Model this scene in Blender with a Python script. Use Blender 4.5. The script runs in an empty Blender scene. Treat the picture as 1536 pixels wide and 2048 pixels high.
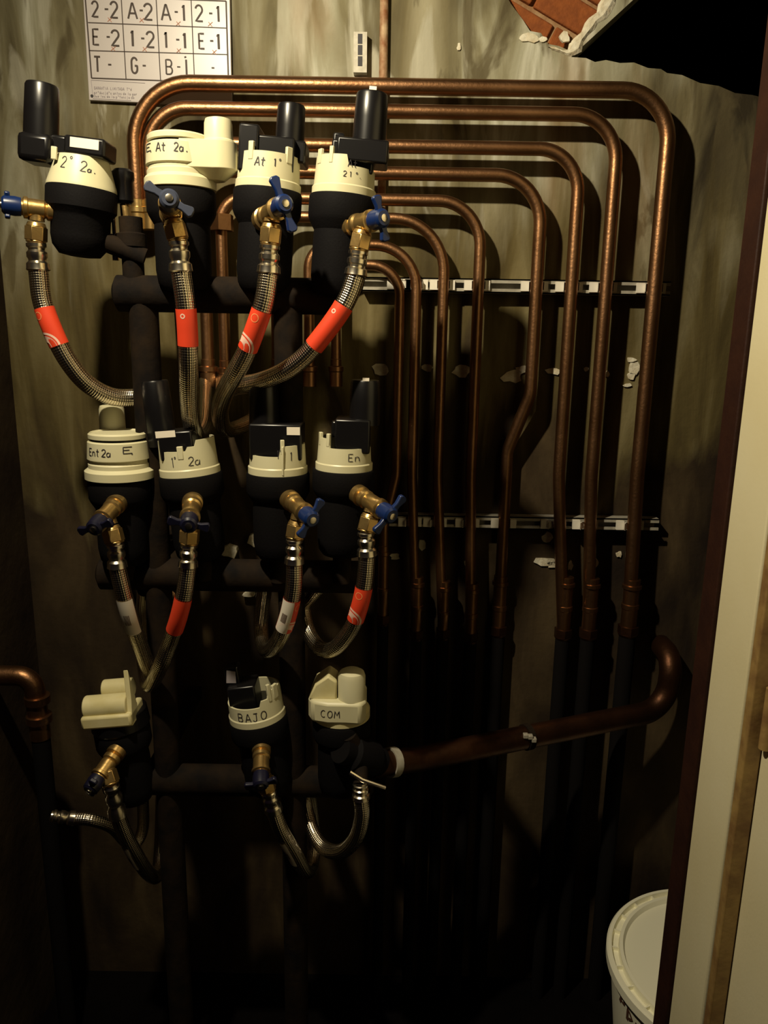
import bpy, bmesh, math, random
from math import sin, cos, pi, radians, sqrt, atan2
from mathutils import Vector, Matrix
random.seed(7)
SC = bpy.context.scene
COL = SC.collection
# ------------------------------------------------------------------ camera, world, light, exposure
FPX, CAM_D, CAM_H = 1538.0, 1.55, 1.50
CAM_LOC = Vector((0, -CAM_D, CAM_H))
CAM_ROT = (Matrix.Rotation(radians(90 - 13.0), 3, 'X') @ Matrix.Rotation(radians(0.9), 3, 'Z'))
cd = bpy.data.cameras.new('camera'); cam = bpy.data.objects.new('camera', cd); COL.objects.link(cam)
cd.sensor_fit = 'AUTO'; cd.sensor_width = 36; cd.lens = FPX * 36 / 2048
cd.clip_start = 0.02
cam.matrix_world = Matrix.Translation(CAM_LOC) @ CAM_ROT.to_4x4()
SC.camera = cam
w = bpy.data.worlds.new('world'); SC.world = w; w.use_nodes = True
w.node_tree.nodes['Background'].inputs[0].default_value = (0.34, 0.20, 0.40, 1)
w.node_tree.nodes['Background'].inputs[1].default_value = 0.010
def spot_light(name, loc, aim, energy, color, size, angle, blend):
    l = bpy.data.lights.new(name, 'SPOT'); l.energy = energy; l.color = color; l.shadow_soft_size = size
    l.spot_size = radians(angle); l.spot_blend = blend
    o = bpy.data.objects.new(name, l); COL.objects.link(o); o.location = loc
    o.rotation_euler = (Vector(aim) - Vector(loc)).to_track_quat('-Z', 'Y').to_euler()
    return o
spot_light('lamp_light', (-0.43, -0.93, 2.28), (0.55, -0.25, 1.35), 81, (1.0, 0.87, 0.61), 0.020, 162, 1.0)
vs = SC.view_settings
vs.view_transform = 'Standard'; vs.look = 'None'; vs.gamma = 1; vs.use_curve_mapping = False
vs.exposure = 0.0

# ------------------------------------------------------------------ pixel + depth plane -> world point
def P(px, py, Y):
    d = CAM_ROT @ Vector(((px - 768) / FPX, -(py - 1024) / FPX, -1))
    return CAM_LOC + d * ((Y + CAM_D) / d.y)
FWD = CAM_ROT @ Vector((0, 0, -1))
def mpp(p):                      # metres per pixel at a world point
    return (p - CAM_LOC).dot(FWD) / FPX

# ------------------------------------------------------------------ materials
def mat(name, color, rough=0.5, metal=0.0, noise=0.0, nscale=30, color2=None, bump=0.0, bscale=None, spec=0.5, coat=0):
    m = bpy.data.materials.new(name); m.use_nodes = True
    nt = m.node_tree; b = nt.nodes['Principled BSDF']
    b.inputs['Roughness'].default_value = rough; b.inputs['Metallic'].default_value = metal
    b.inputs['Specular IOR Level'].default_value = spec
    b.inputs['Coat Weight'].default_value = coat
    c = (*color, 1); b.inputs['Base Color'].default_value = c
    tc = nt.nodes.new('ShaderNodeTexCoord')
    if color2 is not None:
        n = nt.nodes.new('ShaderNodeTexNoise'); n.inputs['Scale'].default_value = nscale; n.inputs['Detail'].default_value = 5
        r = nt.nodes.new('ShaderNodeValToRGB')
        r.color_ramp.elements[0].position = 0.5 - noise; r.color_ramp.elements[1].position = 0.5 + noise
        r.color_ramp.elements[0].color = c; r.color_ramp.elements[1].color = (*color2, 1)
        nt.links.new(tc.outputs['Object'], n.inputs['Vector'])
        nt.links.new(n.outputs['Fac'], r.inputs['Fac']); nt.links.new(r.outputs['Color'], b.inputs['Base Color'])
    if bump:
        n2 = nt.nodes.new('ShaderNodeTexNoise'); n2.inputs['Scale'].default_value = bscale or nscale; n2.inputs['Detail'].default_value = 6
        bp = nt.nodes.new('ShaderNodeBump'); bp.inputs['Strength'].default_value = bump; bp.inputs['Distance'].default_value = 0.004
        nt.links.new(tc.outputs['Object'], n2.inputs['Vector'])
        nt.links.new(n2.outputs['Fac'], bp.inputs['Height']); nt.links.new(bp.outputs['Normal'], b.inputs['Normal'])
    return m

def wall_material():
    m = bpy.data.materials.new('troweled_cement'); m.use_nodes = True
    nt = m.node_tree; b = nt.nodes['Principled BSDF']; L = nt.links.new; N = nt.nodes.new
    b.inputs['Roughness'].default_value = 0.85; b.inputs['Specular IOR Level'].default_value = 0.2
    tc = N('ShaderNodeTexCoord')
    def noise(scale, rot, sc, detail=5, dist=0.0):
        mp = N('ShaderNodeMapping'); mp.inputs['Rotation'].default_value = (0, rot, 0); mp.inputs['Scale'].default_value = sc
        n = N('ShaderNodeTexNoise'); n.inputs['Scale'].default_value = scale; n.inputs['Detail'].default_value = detail
        n.inputs['Distortion'].default_value = dist
        L(tc.outputs['Object'], mp.inputs['Vector']); L(mp.outputs['Vector'], n.inputs['Vector'])
        return n.outputs['Fac']
    def ramp(fac, stops):
        r = N('ShaderNodeValToRGB'); e = r.color_ramp.elements
        e[0].position, e[0].color = stops[0][0], (*stops[0][1], 1)
        e[1].position, e[1].color = stops[-1][0], (*stops[-1][1], 1)
        for p, c in stops[1:-1]:
            k = e.new(p); k.color = (*c, 1)
        L(fac, r.inputs['Fac']); return r.outputs['Color']
    def mix(fac, a, c):
        x = N('ShaderNodeMix'); x.data_type = 'RGBA'
        L(fac, x.inputs[0]); L(a, x.inputs[6]); L(c, x.inputs[7]); return x.outputs[2]
    streak = noise(1.0, radians(8), (16, 1, 2.2), 7, 0.8)
    base = ramp(streak, [(0.30, (0.09, 0.074, 0.038)), (0.45, (0.19, 0.168, 0.098)), (0.56, (0.31, 0.295, 0.21)), (0.66, (0.52, 0.51, 0.42))])
    sweep = noise(1.0, radians(-32), (10, 1, 1.8), 8, 0.6)
    dark = ramp(sweep, [(0.36, (0.035, 0.027, 0.015)), (0.50, (0.15, 0.125, 0.066)), (0.66, (0.33, 0.30, 0.20))])
    zone = noise(2.3, 0.3, (1, 1, 0.8), 3, 0.4)
    zmask = ramp(zone, [(0.44, (0, 0, 0)), (0.56, (1, 1, 1))])
    c = mix(zmask, base, dark)
    mott = noise(1.0, radians(20), (9, 1, 3.2), 8, 1.5)
    c = mix(ramp(mott, [(0.57, (0, 0, 0)), (0.63, (0.85, 0.85, 0.85))]), c, ramp(streak, [(0.3, (0.045, 0.034, 0.016)), (0.7, (0.13, 0.105, 0.055))]))
    pale = noise(1.0, radians(-48), (13, 1, 2.6), 7, 1.0)
    c = mix(ramp(pale, [(0.575, (0, 0, 0)), (0.64, (0.8, 0.8, 0.8))]), c, ramp(streak, [(0.3, (0.33, 0.31, 0.235)), (0.7, (0.50, 0.48, 0.385))]))
    rust = noise(3.1, 0.9, (1.6, 1, 0.5), 6, 0.3)
    rmask = ramp(rust, [(0.56, (0, 0, 0)), (0.72, (0.7, 0.7, 0.7))])
    bro = ramp(streak, [(0.3, (0.16, 0.085, 0.04)), (0.7, (0.30, 0.19, 0.09))])
    c = mix(rmask, c, bro)
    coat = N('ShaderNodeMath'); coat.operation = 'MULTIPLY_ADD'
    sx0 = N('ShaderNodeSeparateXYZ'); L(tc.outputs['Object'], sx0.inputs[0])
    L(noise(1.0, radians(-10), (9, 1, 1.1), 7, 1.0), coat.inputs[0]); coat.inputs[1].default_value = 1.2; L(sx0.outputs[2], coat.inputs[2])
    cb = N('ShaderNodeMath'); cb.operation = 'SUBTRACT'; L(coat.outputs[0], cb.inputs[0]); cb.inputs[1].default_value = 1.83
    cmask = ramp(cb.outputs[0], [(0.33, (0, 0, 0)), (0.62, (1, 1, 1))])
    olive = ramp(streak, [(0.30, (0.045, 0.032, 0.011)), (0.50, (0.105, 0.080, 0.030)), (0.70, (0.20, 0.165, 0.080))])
    c = mix(cmask, olive, c)  # darker olive below, paler tones above, by height and noise
    # the grey cement tones stop in ragged strokes; below them a darker brown
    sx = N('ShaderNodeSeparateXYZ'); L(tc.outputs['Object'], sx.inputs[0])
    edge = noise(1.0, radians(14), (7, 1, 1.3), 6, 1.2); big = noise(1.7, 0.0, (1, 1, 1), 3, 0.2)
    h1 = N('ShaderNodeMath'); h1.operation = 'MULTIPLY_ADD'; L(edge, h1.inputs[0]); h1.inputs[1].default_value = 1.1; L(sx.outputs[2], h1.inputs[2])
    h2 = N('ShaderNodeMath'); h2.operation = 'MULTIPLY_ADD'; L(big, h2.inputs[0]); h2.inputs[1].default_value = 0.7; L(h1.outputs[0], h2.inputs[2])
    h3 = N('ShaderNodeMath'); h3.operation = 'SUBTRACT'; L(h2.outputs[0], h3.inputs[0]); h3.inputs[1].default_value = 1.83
    hmask = ramp(h3.outputs[0], [(0.33, (0, 0, 0)), (0.47, (1, 1, 1))])
    lowbrown = ramp(noise(6.0, 0.5, (1.5, 1, 0.6), 7, 0.6), [(0.32, (0.016, 0.010, 0.007)), (0.52, (0.040, 0.026, 0.013)), (0.72, (0.085, 0.058, 0.028))])
    c = mix(hmask, lowbrown, c)
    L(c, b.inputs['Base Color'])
    g = noise(60, 0, (1, 1, 1), 6)
    ad = N('ShaderNodeMath'); ad.operation = 'ADD'; L(streak, ad.inputs[0]); L(sweep, ad.inputs[1])
    ad2 = N('ShaderNodeMath'); ad2.operation = 'MULTIPLY_ADD'; L(g, ad2.inputs[0]); ad2.inputs[1].default_value = 0.35; L(ad.outputs[0], ad2.inputs[2])
    bp = N('ShaderNodeBump'); bp.inputs['Strength'].default_value = 0.5; bp.inputs['Distance'].default_value = 0.006
    L(ad2.outputs[0], bp.inputs['Height']); L(bp.outputs['Normal'], b.inputs['Normal'])
    return m

def braid_material():
    m = bpy.data.materials.new('braided_steel'); m.use_nodes = True
    nt = m.node_tree; b = nt.nodes['Principled BSDF']; L = nt.links.new; N = nt.nodes.new
    b.inputs['Metallic'].default_value = 1.0; b.inputs['Roughness'].default_value = 0.25
    b.inputs['Coat Weight'].default_value = 1.0; b.inputs['Coat Roughness'].default_value = 0.09
    uv = N('ShaderNodeUVMap')
    sep = N('ShaderNodeSeparateXYZ'); L(uv.outputs['UV'], sep.inputs[0])
    def wave(ku, kv):
        a = N('ShaderNodeMath'); a.operation = 'MULTIPLY'; L(sep.outputs[0], a.inputs[0]); a.inputs[1].default_value = ku
        c = N('ShaderNodeMath'); c.operation = 'MULTIPLY_ADD'; L(sep.outputs[1], c.inputs[0]); c.inputs[1].default_value = kv; L(a.outputs[0], c.inputs[2])
        s = N('ShaderNodeMath'); s.operation = 'SINE'; L(c.outputs[0], s.inputs[0]); return s.outputs[0]
    mx = N('ShaderNodeMath'); mx.operation = 'MULTIPLY'
    L(wave(2 * pi * 12, 900), mx.inputs[0]); L(wave(2 * pi * 12, -900), mx.inputs[1])
    r = N('ShaderNodeValToRGB'); r.color_ramp.elements[0].position = 0.0; r.color_ramp.elements[1].position = 0.7
    r.color_ramp.elements[0].color = (0.15, 0.11, 0.065, 1); r.color_ramp.elements[1].color = (0.86, 0.76, 0.58, 1)
    ab = N('ShaderNodeMath'); ab.operation = 'MULTIPLY_ADD'; L(mx.outputs[0], ab.inputs[0]); ab.inputs[1].default_value = 0.5; ab.inputs[2].default_value = 0.5
    L(ab.outputs[0], r.inputs['Fac']); L(r.outputs['Color'], b.inputs['Base Color'])
    bp = N('ShaderNodeBump'); bp.inputs['Strength'].default_value = 0.55; bp.inputs['Distance'].default_value = 0.0012
    L(ab.outputs[0], bp.inputs['Height']); L(bp.outputs['Normal'], b.inputs['Normal'])
    return m

M = {}
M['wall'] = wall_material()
M['braid'] = braid_material()
M['copper'] = mat('oxidised_copper', (0.25, 0.125, 0.058), 0.38, 1.0, 0.18, 14, (0.36, 0.19, 0.095), 0.12, 160)
M['darkcopper'] = mat('dark_copper', (0.045, 0.020, 0.011), 0.45, 0.9, 0.18, 16, (0.085, 0.036, 0.017), 0.15, 120)  # darker copper tone for the supply pipe and lower nuts
M['brass'] = mat('brass', (0.62, 0.42, 0.16), 0.30, 0.9, 0.2, 40, (0.48, 0.30, 0.11), 0.05, 200)
M['chrome'] = mat('chromed_steel', (0.80, 0.72, 0.58), 0.24, 1.0)
M['galv'] = mat('galvanised_steel', (0.46, 0.43, 0.36), 0.55, 0.3, 0.2, 90, (0.34, 0.31, 0.25))
M['zinc'] = mat('bright_zinc', (0.85, 0.80, 0.70), 0.5, 0.2)
M['cream'] = mat('cream_plastic', (0.60, 0.565, 0.385), 0.42, 0, 0.25, 18, (0.56, 0.52, 0.33))
M['cream_dirty'] = mat('aged_cream_plastic', (0.66, 0.60, 0.36), 0.5, 0, 0.2, 30, (0.56, 0.49, 0.24))
M['black'] = mat('black_plastic', (0.005, 0.0045, 0.005), 0.30, 0, spec=0.4)
M['blackbody'] = mat('black_composite', (0.005, 0.0045, 0.005), 0.7, 0, spec=0.06, bump=0.1, bscale=300)
M['paint'] = mat('black_pipe_paint', (0.007, 0.006, 0.006), 0.8, 0.0, 0.2, 30, (0.020, 0.013, 0.008), 0.15, 120, spec=0.05)
M['blue'] = mat('blue_plastic', (0.005, 0.018, 0.085), 0.32)
M['greyblue'] = mat('grey_blue_plastic', (0.032, 0.038, 0.062), 0.35)
M['darkblue'] = mat('dark_blue_plastic', (0.006, 0.006, 0.020), 0.35)
M['red'] = mat('red_label', (0.72, 0.055, 0.018), 0.45)
M['pinkprint'] = mat('pale_pink_print', (0.80, 0.52, 0.42), 0.5)
M['orange_print'] = mat('orange_print', (0.80, 0.26, 0.10), 0.5)
M['whitelabel'] = mat('white_label', (0.76, 0.69, 0.58), 0.55)
M['ink'] = mat('black_ink', (0.02, 0.016, 0.02), 0.6)
M['signink'] = mat('brown_black_ink', (0.035, 0.018, 0.012), 0.6)
M['redink'] = mat('faded_red_ink', (0.42, 0.17, 0.10), 0.6)
M['greyink'] = mat('faint_grey_ink', (0.34, 0.30, 0.32), 0.6)
M['sign'] = mat('white_enamel', (0.52, 0.475, 0.47), 0.35)
M['brick'] = mat('red_brick', (0.27, 0.082, 0.024), 0.9, 0, 0.2, 60, (0.19, 0.058, 0.020), 0.5, 120, spec=0.1)
M['mortar'] = mat('mortar', (0.34, 0.22, 0.12), 0.95, 0, 0.2, 50, (0.22, 0.11, 0.05), 0.6, 90, spec=0.1)
M['plaster'] = mat('white_plaster', (0.72, 0.68, 0.55), 0.9, 0, 0.16, 60, (0.52, 0.44, 0.30), 0.6, 110, spec=0.1)
M['cavityshade'] = mat('shade_black_cavity', (0.006, 0.005, 0.006), 0.95, spec=0.05)  # near-black lining; the shade inside the cavity is put into its colour
M['jamb'] = mat('dark_brown_wood', (0.030, 0.010, 0.005), 0.6, 0, 0.2, 20, (0.018, 0.006, 0.004), 0.2, 90, spec=0.2)
M['seam'] = mat('ochre_stained_wood', (0.30, 0.19, 0.06), 0.6, 0, 0.15, 30, (0.17, 0.09, 0.03), 0.2, 60)
M['beige'] = mat('beige_paint', (0.66, 0.60, 0.40), 0.5, 0, 0.2, 6, (0.62, 0.55, 0.34), 0.05, 200)
M['bucket'] = mat('off_white_plastic', (0.90, 0.87, 0.68), 0.4)
M['bucketmark'] = mat('brown_marks', (0.09, 0.035, 0.02), 0.7)
M['floor'] = mat('dark_concrete', (0.004, 0.003, 0.003), 0.95, 0, 0.2, 9, (0.002, 0.0017, 0.0017), 0.4, 60, spec=0.05)
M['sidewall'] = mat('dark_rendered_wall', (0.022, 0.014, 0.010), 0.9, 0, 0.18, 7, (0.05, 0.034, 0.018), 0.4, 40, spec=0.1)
M['rust'] = mat('rusty_conduit', (0.22, 0.085, 0.03), 0.7, 0.2, 0.15, 40, (0.48, 0.34, 0.20), 0.3, 120)
M['lowshade'] = mat('shade_black_sleeve', (0.007, 0.006, 0.006), 0.9, 0, spec=0.05)  # added sleeves; the darkness near the floor is put into their colour
M['stone'] = mat('pale_rubble', (0.5, 0.45, 0.35), 0.9)
M['rubble'] = mat('brown_rubble', (0.085, 0.045, 0.028), 0.95, 0, 0.2, 40, (0.04, 0.022, 0.014), 0.6, 60, spec=0.1)

# ------------------------------------------------------------------ mesh building
class MB:
    def __init__(s): s.v = []; s.f = []; s.uv = []; s.hasuv = False
    def add(s, vs, fs, uvs=None):
        o = len(s.v); s.v += [Vector(p) for p in vs]
        for i, q in enumerate(fs):
            s.f.append([o + k for k in q]); s.uv.append(uvs[i] if uvs else None)
        if uvs: s.hasuv = True
    def box(s, lo, hi, Mx=None):
        x0, y0, z0 = lo; x1, y1, z1 = hi
        vs = [Vector(p) for p in ((x0,y0,z0),(x1,y0,z0),(x1,y1,z0),(x0,y1,z0),(x0,y0,z1),(x1,y0,z1),(x1,y1,z1),(x0,y1,z1))]
        if Mx is not None: vs = [Mx @ p for p in vs]
        s.add(vs, [(0,3,2,1),(4,5,6,7),(0,1,5,4),(1,2,6,5),(2,3,7,6),(3,0,4,7)]); return s
    def lathe(s, prof, Mx=None, n=32, cap=True, a0=0, a1=2*pi):
        """prof: (radius, height) list from bottom to top, around local Z"""
        full = abs(a1 - a0 - 2*pi) < 1e-6; k = n if full else n + 1
        vs = []
        for r, h in prof:
            for i in range(k):
                a = a0 + (a1 - a0) * i / n
                p = Vector((r * cos(a), r * sin(a), h)); vs.append(Mx @ p if Mx is not None else p)
        fs = []
        for j in range(len(prof) - 1):
            for i in range(n):
                i2 = (i + 1) % k
                fs.append((j*k+i, j*k+i2, (j+1)*k+i2, (j+1)*k+i))
        if cap and full:
            fs.append(tuple(range(k))[::-1]); fs.append(tuple(range((len(prof)-1)*k, len(prof)*k)))
        s.add(vs, fs); return s
    def tube(s, path, r, n=16, uv=False, cap=True, a0=None, a1=None):
        """round tube along a polyline; r a number or a list"""
        fr = frames(path); m = len(path)
        rr = r if isinstance(r, (list, tuple)) else [r] * m
        ln = [0]
        for i in range(1, m): ln.append(ln[-1] + (path[i] - path[i-1]).length)
        vs = []; fs = []; uvs = []
        part = a0 is not None; k = n + 1
        for j in range(m):
            t, u, w_ = fr[j]
            for i in range(k):
                a = (a0 + (a1 - a0) * i / n) if part else 2 * pi * i / n
                vs.append(path[j] + (u * cos(a) + w_ * sin(a)) * rr[j])
        for j in range(m - 1):
            for i in range(n):
                fs.append((j*k+i, j*k+i+1, (j+1)*k+i+1, (j+1)*k+i))
                uvs.append(((i/n, ln[j]), ((i+1)/n, ln[j]), ((i+1)/n, ln[j+1]), (i/n, ln[j+1])))
        if cap and not part:
            fs.append(tuple(range(n))[::-1]); uvs.append(tuple((0, 0) for _ in range(n)))
            fs.append(tuple(range((m-1)*k, (m-1)*k+n))); uvs.append(tuple((0, 0) for _ in range(n)))
        s.add(vs, fs, uvs if uv else None); return s
    def prism(s, pts, h, Mx=None):
        """polygon in local XY extruded by h along local Z"""
        n = len(pts); vs = [Vector((x, y, 0)) for x, y in pts] + [Vector((x, y, h)) for x, y in pts]
        if Mx is not None: vs = [Mx @ p for p in vs]
        s.add(vs, [tuple(range(n))[::-1], tuple(range(n, 2*n))] + [(i, (i+1) % n, n+(i+1) % n, n+i) for i in range(n)]); return s
    def build(s, name, m, parent=None, bevel=0, sharp=32, world=False, loc=None):
        off = Vector((0, 0, 0))
        if world:
            if loc is not None: off = Vector(loc)
            elif parent is not None: off = parent_world(parent)
        me = bpy.data.meshes.new(name)
        me.from_pydata([tuple(p - off) for p in s.v], [], s.f)
        if s.hasuv:
            ul = me.uv_layers.new(name='UVMap')
            for pi_, poly in enumerate(me.polygons):
                if s.uv[pi_]:
                    for q, li in enumerate(poly.loop_indices): ul.data[li].uv = s.uv[pi_][q]
        bm = bmesh.new(); bm.from_mesh(me)
        bmesh.ops.remove_doubles(bm, verts=bm.verts, dist=1e-6) if not s.hasuv else None
        bmesh.ops.recalc_face_normals(bm, faces=bm.faces)
        bm.to_mesh(me); bm.free()
        for p in me.polygons: p.use_smooth = True
        me.set_sharp_from_angle(angle=radians(sharp))
        me.materials.append(m)
        o = bpy.data.objects.new(name, me); COL.objects.link(o)
        if world and loc is not None: o.location = Vector(loc) - (parent_world(parent) if parent is not None else Vector((0, 0, 0)))
        if parent is not None: o.parent = parent
        if bevel:
            b = o.modifiers.new('bevel', 'BEVEL'); b.width = bevel; b.segments = 2; b.limit_method = 'ANGLE'; b.angle_limit = radians(40)
        return o
def parent_world(o):
    p = Vector((0, 0, 0))
    while o is not None: p = p + o.location; o = o.parent
    return p
def frames(path):
    m = len(path); T = []
    for i in range(m):
        a = path[max(i-1, 0)]; b = path[min(i+1, m-1)]; T.append((b - a).normalized())
    up = Vector((0, -1, 0)) if abs(T[0].y) < 0.9 else Vector((0, 0, 1))
    u = (up - T[0] * up.dot(T[0])).normalized(); out = []
    for t in T:
        u = (u - t * u.dot(t)).normalized(); out.append((t, u, t.cross(u)))
    return out
def axis_matrix(a, b, up=Vector((0, -1, 0.001))):
    """local Z from a to b"""
    z = (b - a).normalized(); x = up.cross(z)
    if x.length < 1e-4: x = Vector((1, 0, 0)).cross(z)
    x.normalize(); y = z.cross(x)
    R = Matrix((x, y, z)).transposed().to_4x4()
    return Matrix.Translation(a) @ R
def catmull(pts, n=8):
    P_ = [pts[0] * 2 - pts[1]] + list(pts) + [pts[-1] * 2 - pts[-2]]; out = []
    for i in range(1, len(P_) - 2):
        p0, p1, p2, p3 = P_[i-1:i+3]
        for k in range(n):
            t = k / n
            out.append(0.5 * ((2*p1) + (p2-p0)*t + (2*p0-5*p1+4*p2-p3)*t*t + (3*p1-p0-3*p2+p3)*t**3))
    out.append(pts[-1]); return out
def rounded(pts, rad, n=10):
    """polyline with filleted corners"""
    out = [pts[0]]
    for i in range(1, len(pts) - 1):
        p = pts[i]; a = (pts[i-1] - p).normalized(); b = (pts[i+1] - p).normalized()
        r = rad[i-1] if isinstance(rad, (list, tuple)) else rad
        ang = a.angle(b); d = r / math.tan(ang / 2)
        s = p + a * d; e = p + b * d; c = p + (a + b).normalized() * (r / sin(ang / 2))
        va, vb = s - c, e - c; tot = va.angle(vb); ax = va.cross(vb).normalized()
        for k in range(n + 1): out.append(c + Matrix.Rotation(tot * k / n, 3, ax) @ va)
    out.append(pts[-1]); return out
def resample(path, n):
    ln = [0]
    for i in range(1, len(path)): ln.append(ln[-1] + (path[i] - path[i-1]).length)
    out = []; j = 0
    for k in range(n):
        d = ln[-1] * k / (n - 1)
        while j < len(ln) - 2 and ln[j+1] < d: j += 1
        t = (d - ln[j]) / max(ln[j+1] - ln[j], 1e-9); out.append(path[j].lerp(path[j+1], t))
    return out, ln[-1]
def thing(name, label, cat, loc, group=None, rot=None):
    o = bpy.data.objects.new(name, None); COL.objects.link(o); o.location = loc
    o.empty_display_size = 0.02
    if rot: o.rotation_euler = rot
    o['label'] = label; o['category'] = cat
    if group: o['group'] = group
    return o
def tag(o, label, cat, group=None):
    o['label'] = label; o['category'] = cat
    if group: o['group'] = group
    return o
def struct(o): o['kind'] = 'structure'; return o

# ------------------------------------------------------------------ lettering as thin ribbons
def arc(cx, cy, rx, ry, a0, a1, n=8): return [(cx + rx*cos(radians(a0+(a1-a0)*i/n)), cy + ry*sin(radians(a0+(a1-a0)*i/n))) for i in range(n+1)]
G = {  # glyph strokes in a unit box
 '2': [arc(.5,.72,.42,.28,165,-30,10) + [(.08,0),(.95,0)]], '1': [[(.3,.82),(.55,1),(.55,0)]], 'I': [[(.5,1),(.5,0)]],
 'A': [[(0,0),(.45,1),(.55,1),(1,0)], [(.2,.35),(.8,.35)]], 'E': [[(.9,1),(.1,1),(.1,0),(.9,0)], [(.1,.52),(.75,.52)]],
 'T': [[(0,1),(1,1)], [(.5,1),(.5,0)]], 'G': [arc(.5,.72,.4,.28,20,180,8) + arc(.5,.28,.4,.28,180,360,8) + [(.9,.48),(.55,.48)]],
 'B': [[(.1,0),(.1,1),(.55,1)] + arc(.55,.76,.3,.24,90,-90,6) + [(.1,.52)], [(.55,.52)] + arc(.55,.26,.36,.26,90,-90,6) + [(.1,0)]],
 '-': [[(.1,.5),(.9,.5)]], 't': [[(.45,1),(.45,.1),(.7,0)], [(.1,.68),(.85,.68)]], 'n': [[(.1,.6),(.1,0)], arc(.45,.38,.35,.22,180,0,6) + [(.85,0)]],
 'a': [arc(.45,.28,.35,.28,60,360,10), [(.82,.55),(.85,0)]], 'u': [[(.1,.55),(.15,.1),(.6,.05),(.75,.5),(.85,0)]],
 'J': [[(.2,1),(.9,1)], [(.7,1),(.7,.25)] + arc(.42,.25,.28,.25,0,-170,6)], 'O': [arc(.5,.5,.45,.5,90,450,14)],
 'C': [arc(.55,.5,.45,.5,50,310,12)], 'M': [[(0,0),(.1,1),(.5,.35),(.9,1),(1,0)]], 'o': [arc(.5,.85,.25,.14,0,360,8)], 'D': [[(.1,0),(.1,1)] + arc(.15,.5,.75,.5,90,-90,8) + [(.1,0)]],
 'P': [[(.1,0),(.1,1),(.55,1)] + arc(.55,.74,.33,.26,90,-90,6) + [(.1,.48)]], 'R': [[(.1,0),(.1,1),(.55,1)] + arc(.55,.74,.33,.26,90,-90,6) + [(.1,.48)], [(.45,.48),(.9,0)]],
 'N': [[(.1,0),(.1,1),(.9,0),(.9,1)]], 'L': [[(.1,1),(.1,0),(.9,0)]], 'F': [[(.1,0),(.1,1),(.9,1)], [(.1,.52),(.7,.52)]], 'S': [arc(.5,.74,.38,.26,30,240,7) + arc(.5,.26,.38,.26,80,-150,7)],
 'r': [[(.2,.6),(.2,0)], [(.2,.4),(.5,.6),(.8,.55)]], 's': [[(.8,.55),(.3,.55),(.25,.35),(.75,.25),(.7,.02),(.2,.02)]], 'e': [[(.15,.3),(.85,.3)] + arc(.5,.3,.35,.28,0,310,9)],
 'l': [[(.5,1),(.5,0)]], 'd': [arc(.45,.28,.35,.28,0,360,9), [(.82,1),(.82,0)]], 'c': [arc(.5,.28,.36,.28,50,310,8)], 'p': [[(.15,.55),(.15,-.4)], arc(.5,.28,.36,.28,0,360,9)], 'g': [arc(.45,.28,.35,.28,0,360,9), [(.82,.5),(.82,-.3),(.3,-.4)]],
 'q': [arc(.45,.28,.35,.28,0,360,9), [(.82,.5),(.82,-.4)]], 'i': [[(.5,.8),(.5,-.4)], [(.5,1.0),(.5,1.08)]], '.': [[(.4,.0),(.6,.08)]], 'x': [[(0,.9),(1,0)], [(.1,0),(.9,1)]], '=': [[(1,1),(.1,1),(.1,.62),(.75,.62)], [(.1,.62),(.1,.2),(1,.2),(1,0)]],
}
def ribbon(mb, pts, width, fn, sub=3):
    """pts in 2-D; fn maps (u, v) to 3-D"""
    q = []
    for i in range(len(pts) - 1):
        for k in range(sub): q.append((pts[i][0] + (pts[i+1][0]-pts[i][0])*k/sub, pts[i][1] + (pts[i+1][1]-pts[i][1])*k/sub))
    q.append(pts[-1]); n = len(q); vs = []
    for i in range(n):
        a = q[max(i-1, 0)]; b = q[min(i+1, n-1)]; dx, dy = b[0]-a[0], b[1]-a[1]; l = max(sqrt(dx*dx+dy*dy), 1e-9)
        ox, oy = -dy/l*width/2, dx/l*width/2
        vs += [fn(q[i][0]+ox, q[i][1]+oy), fn(q[i][0]-ox, q[i][1]-oy)]
    mb.add(vs, [(2*i, 2*i+1, 2*i+3, 2*i+2) for i in range(n-1)])
def write(mb, text, x, y, gw, gh, gap, width, fn, slant=0, jit=0):
    for ch in text:
        if ch == ' ': x += gw * 0.7; continue
        jx, jy = random.uniform(-jit, jit), random.uniform(-jit, jit)
        for st in G[ch]: ribbon(mb, [(x + (a + slant*b)*gw + jx, y + b*gh + jy) for a, b in st], width, fn)
        x += gw + gap

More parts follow.
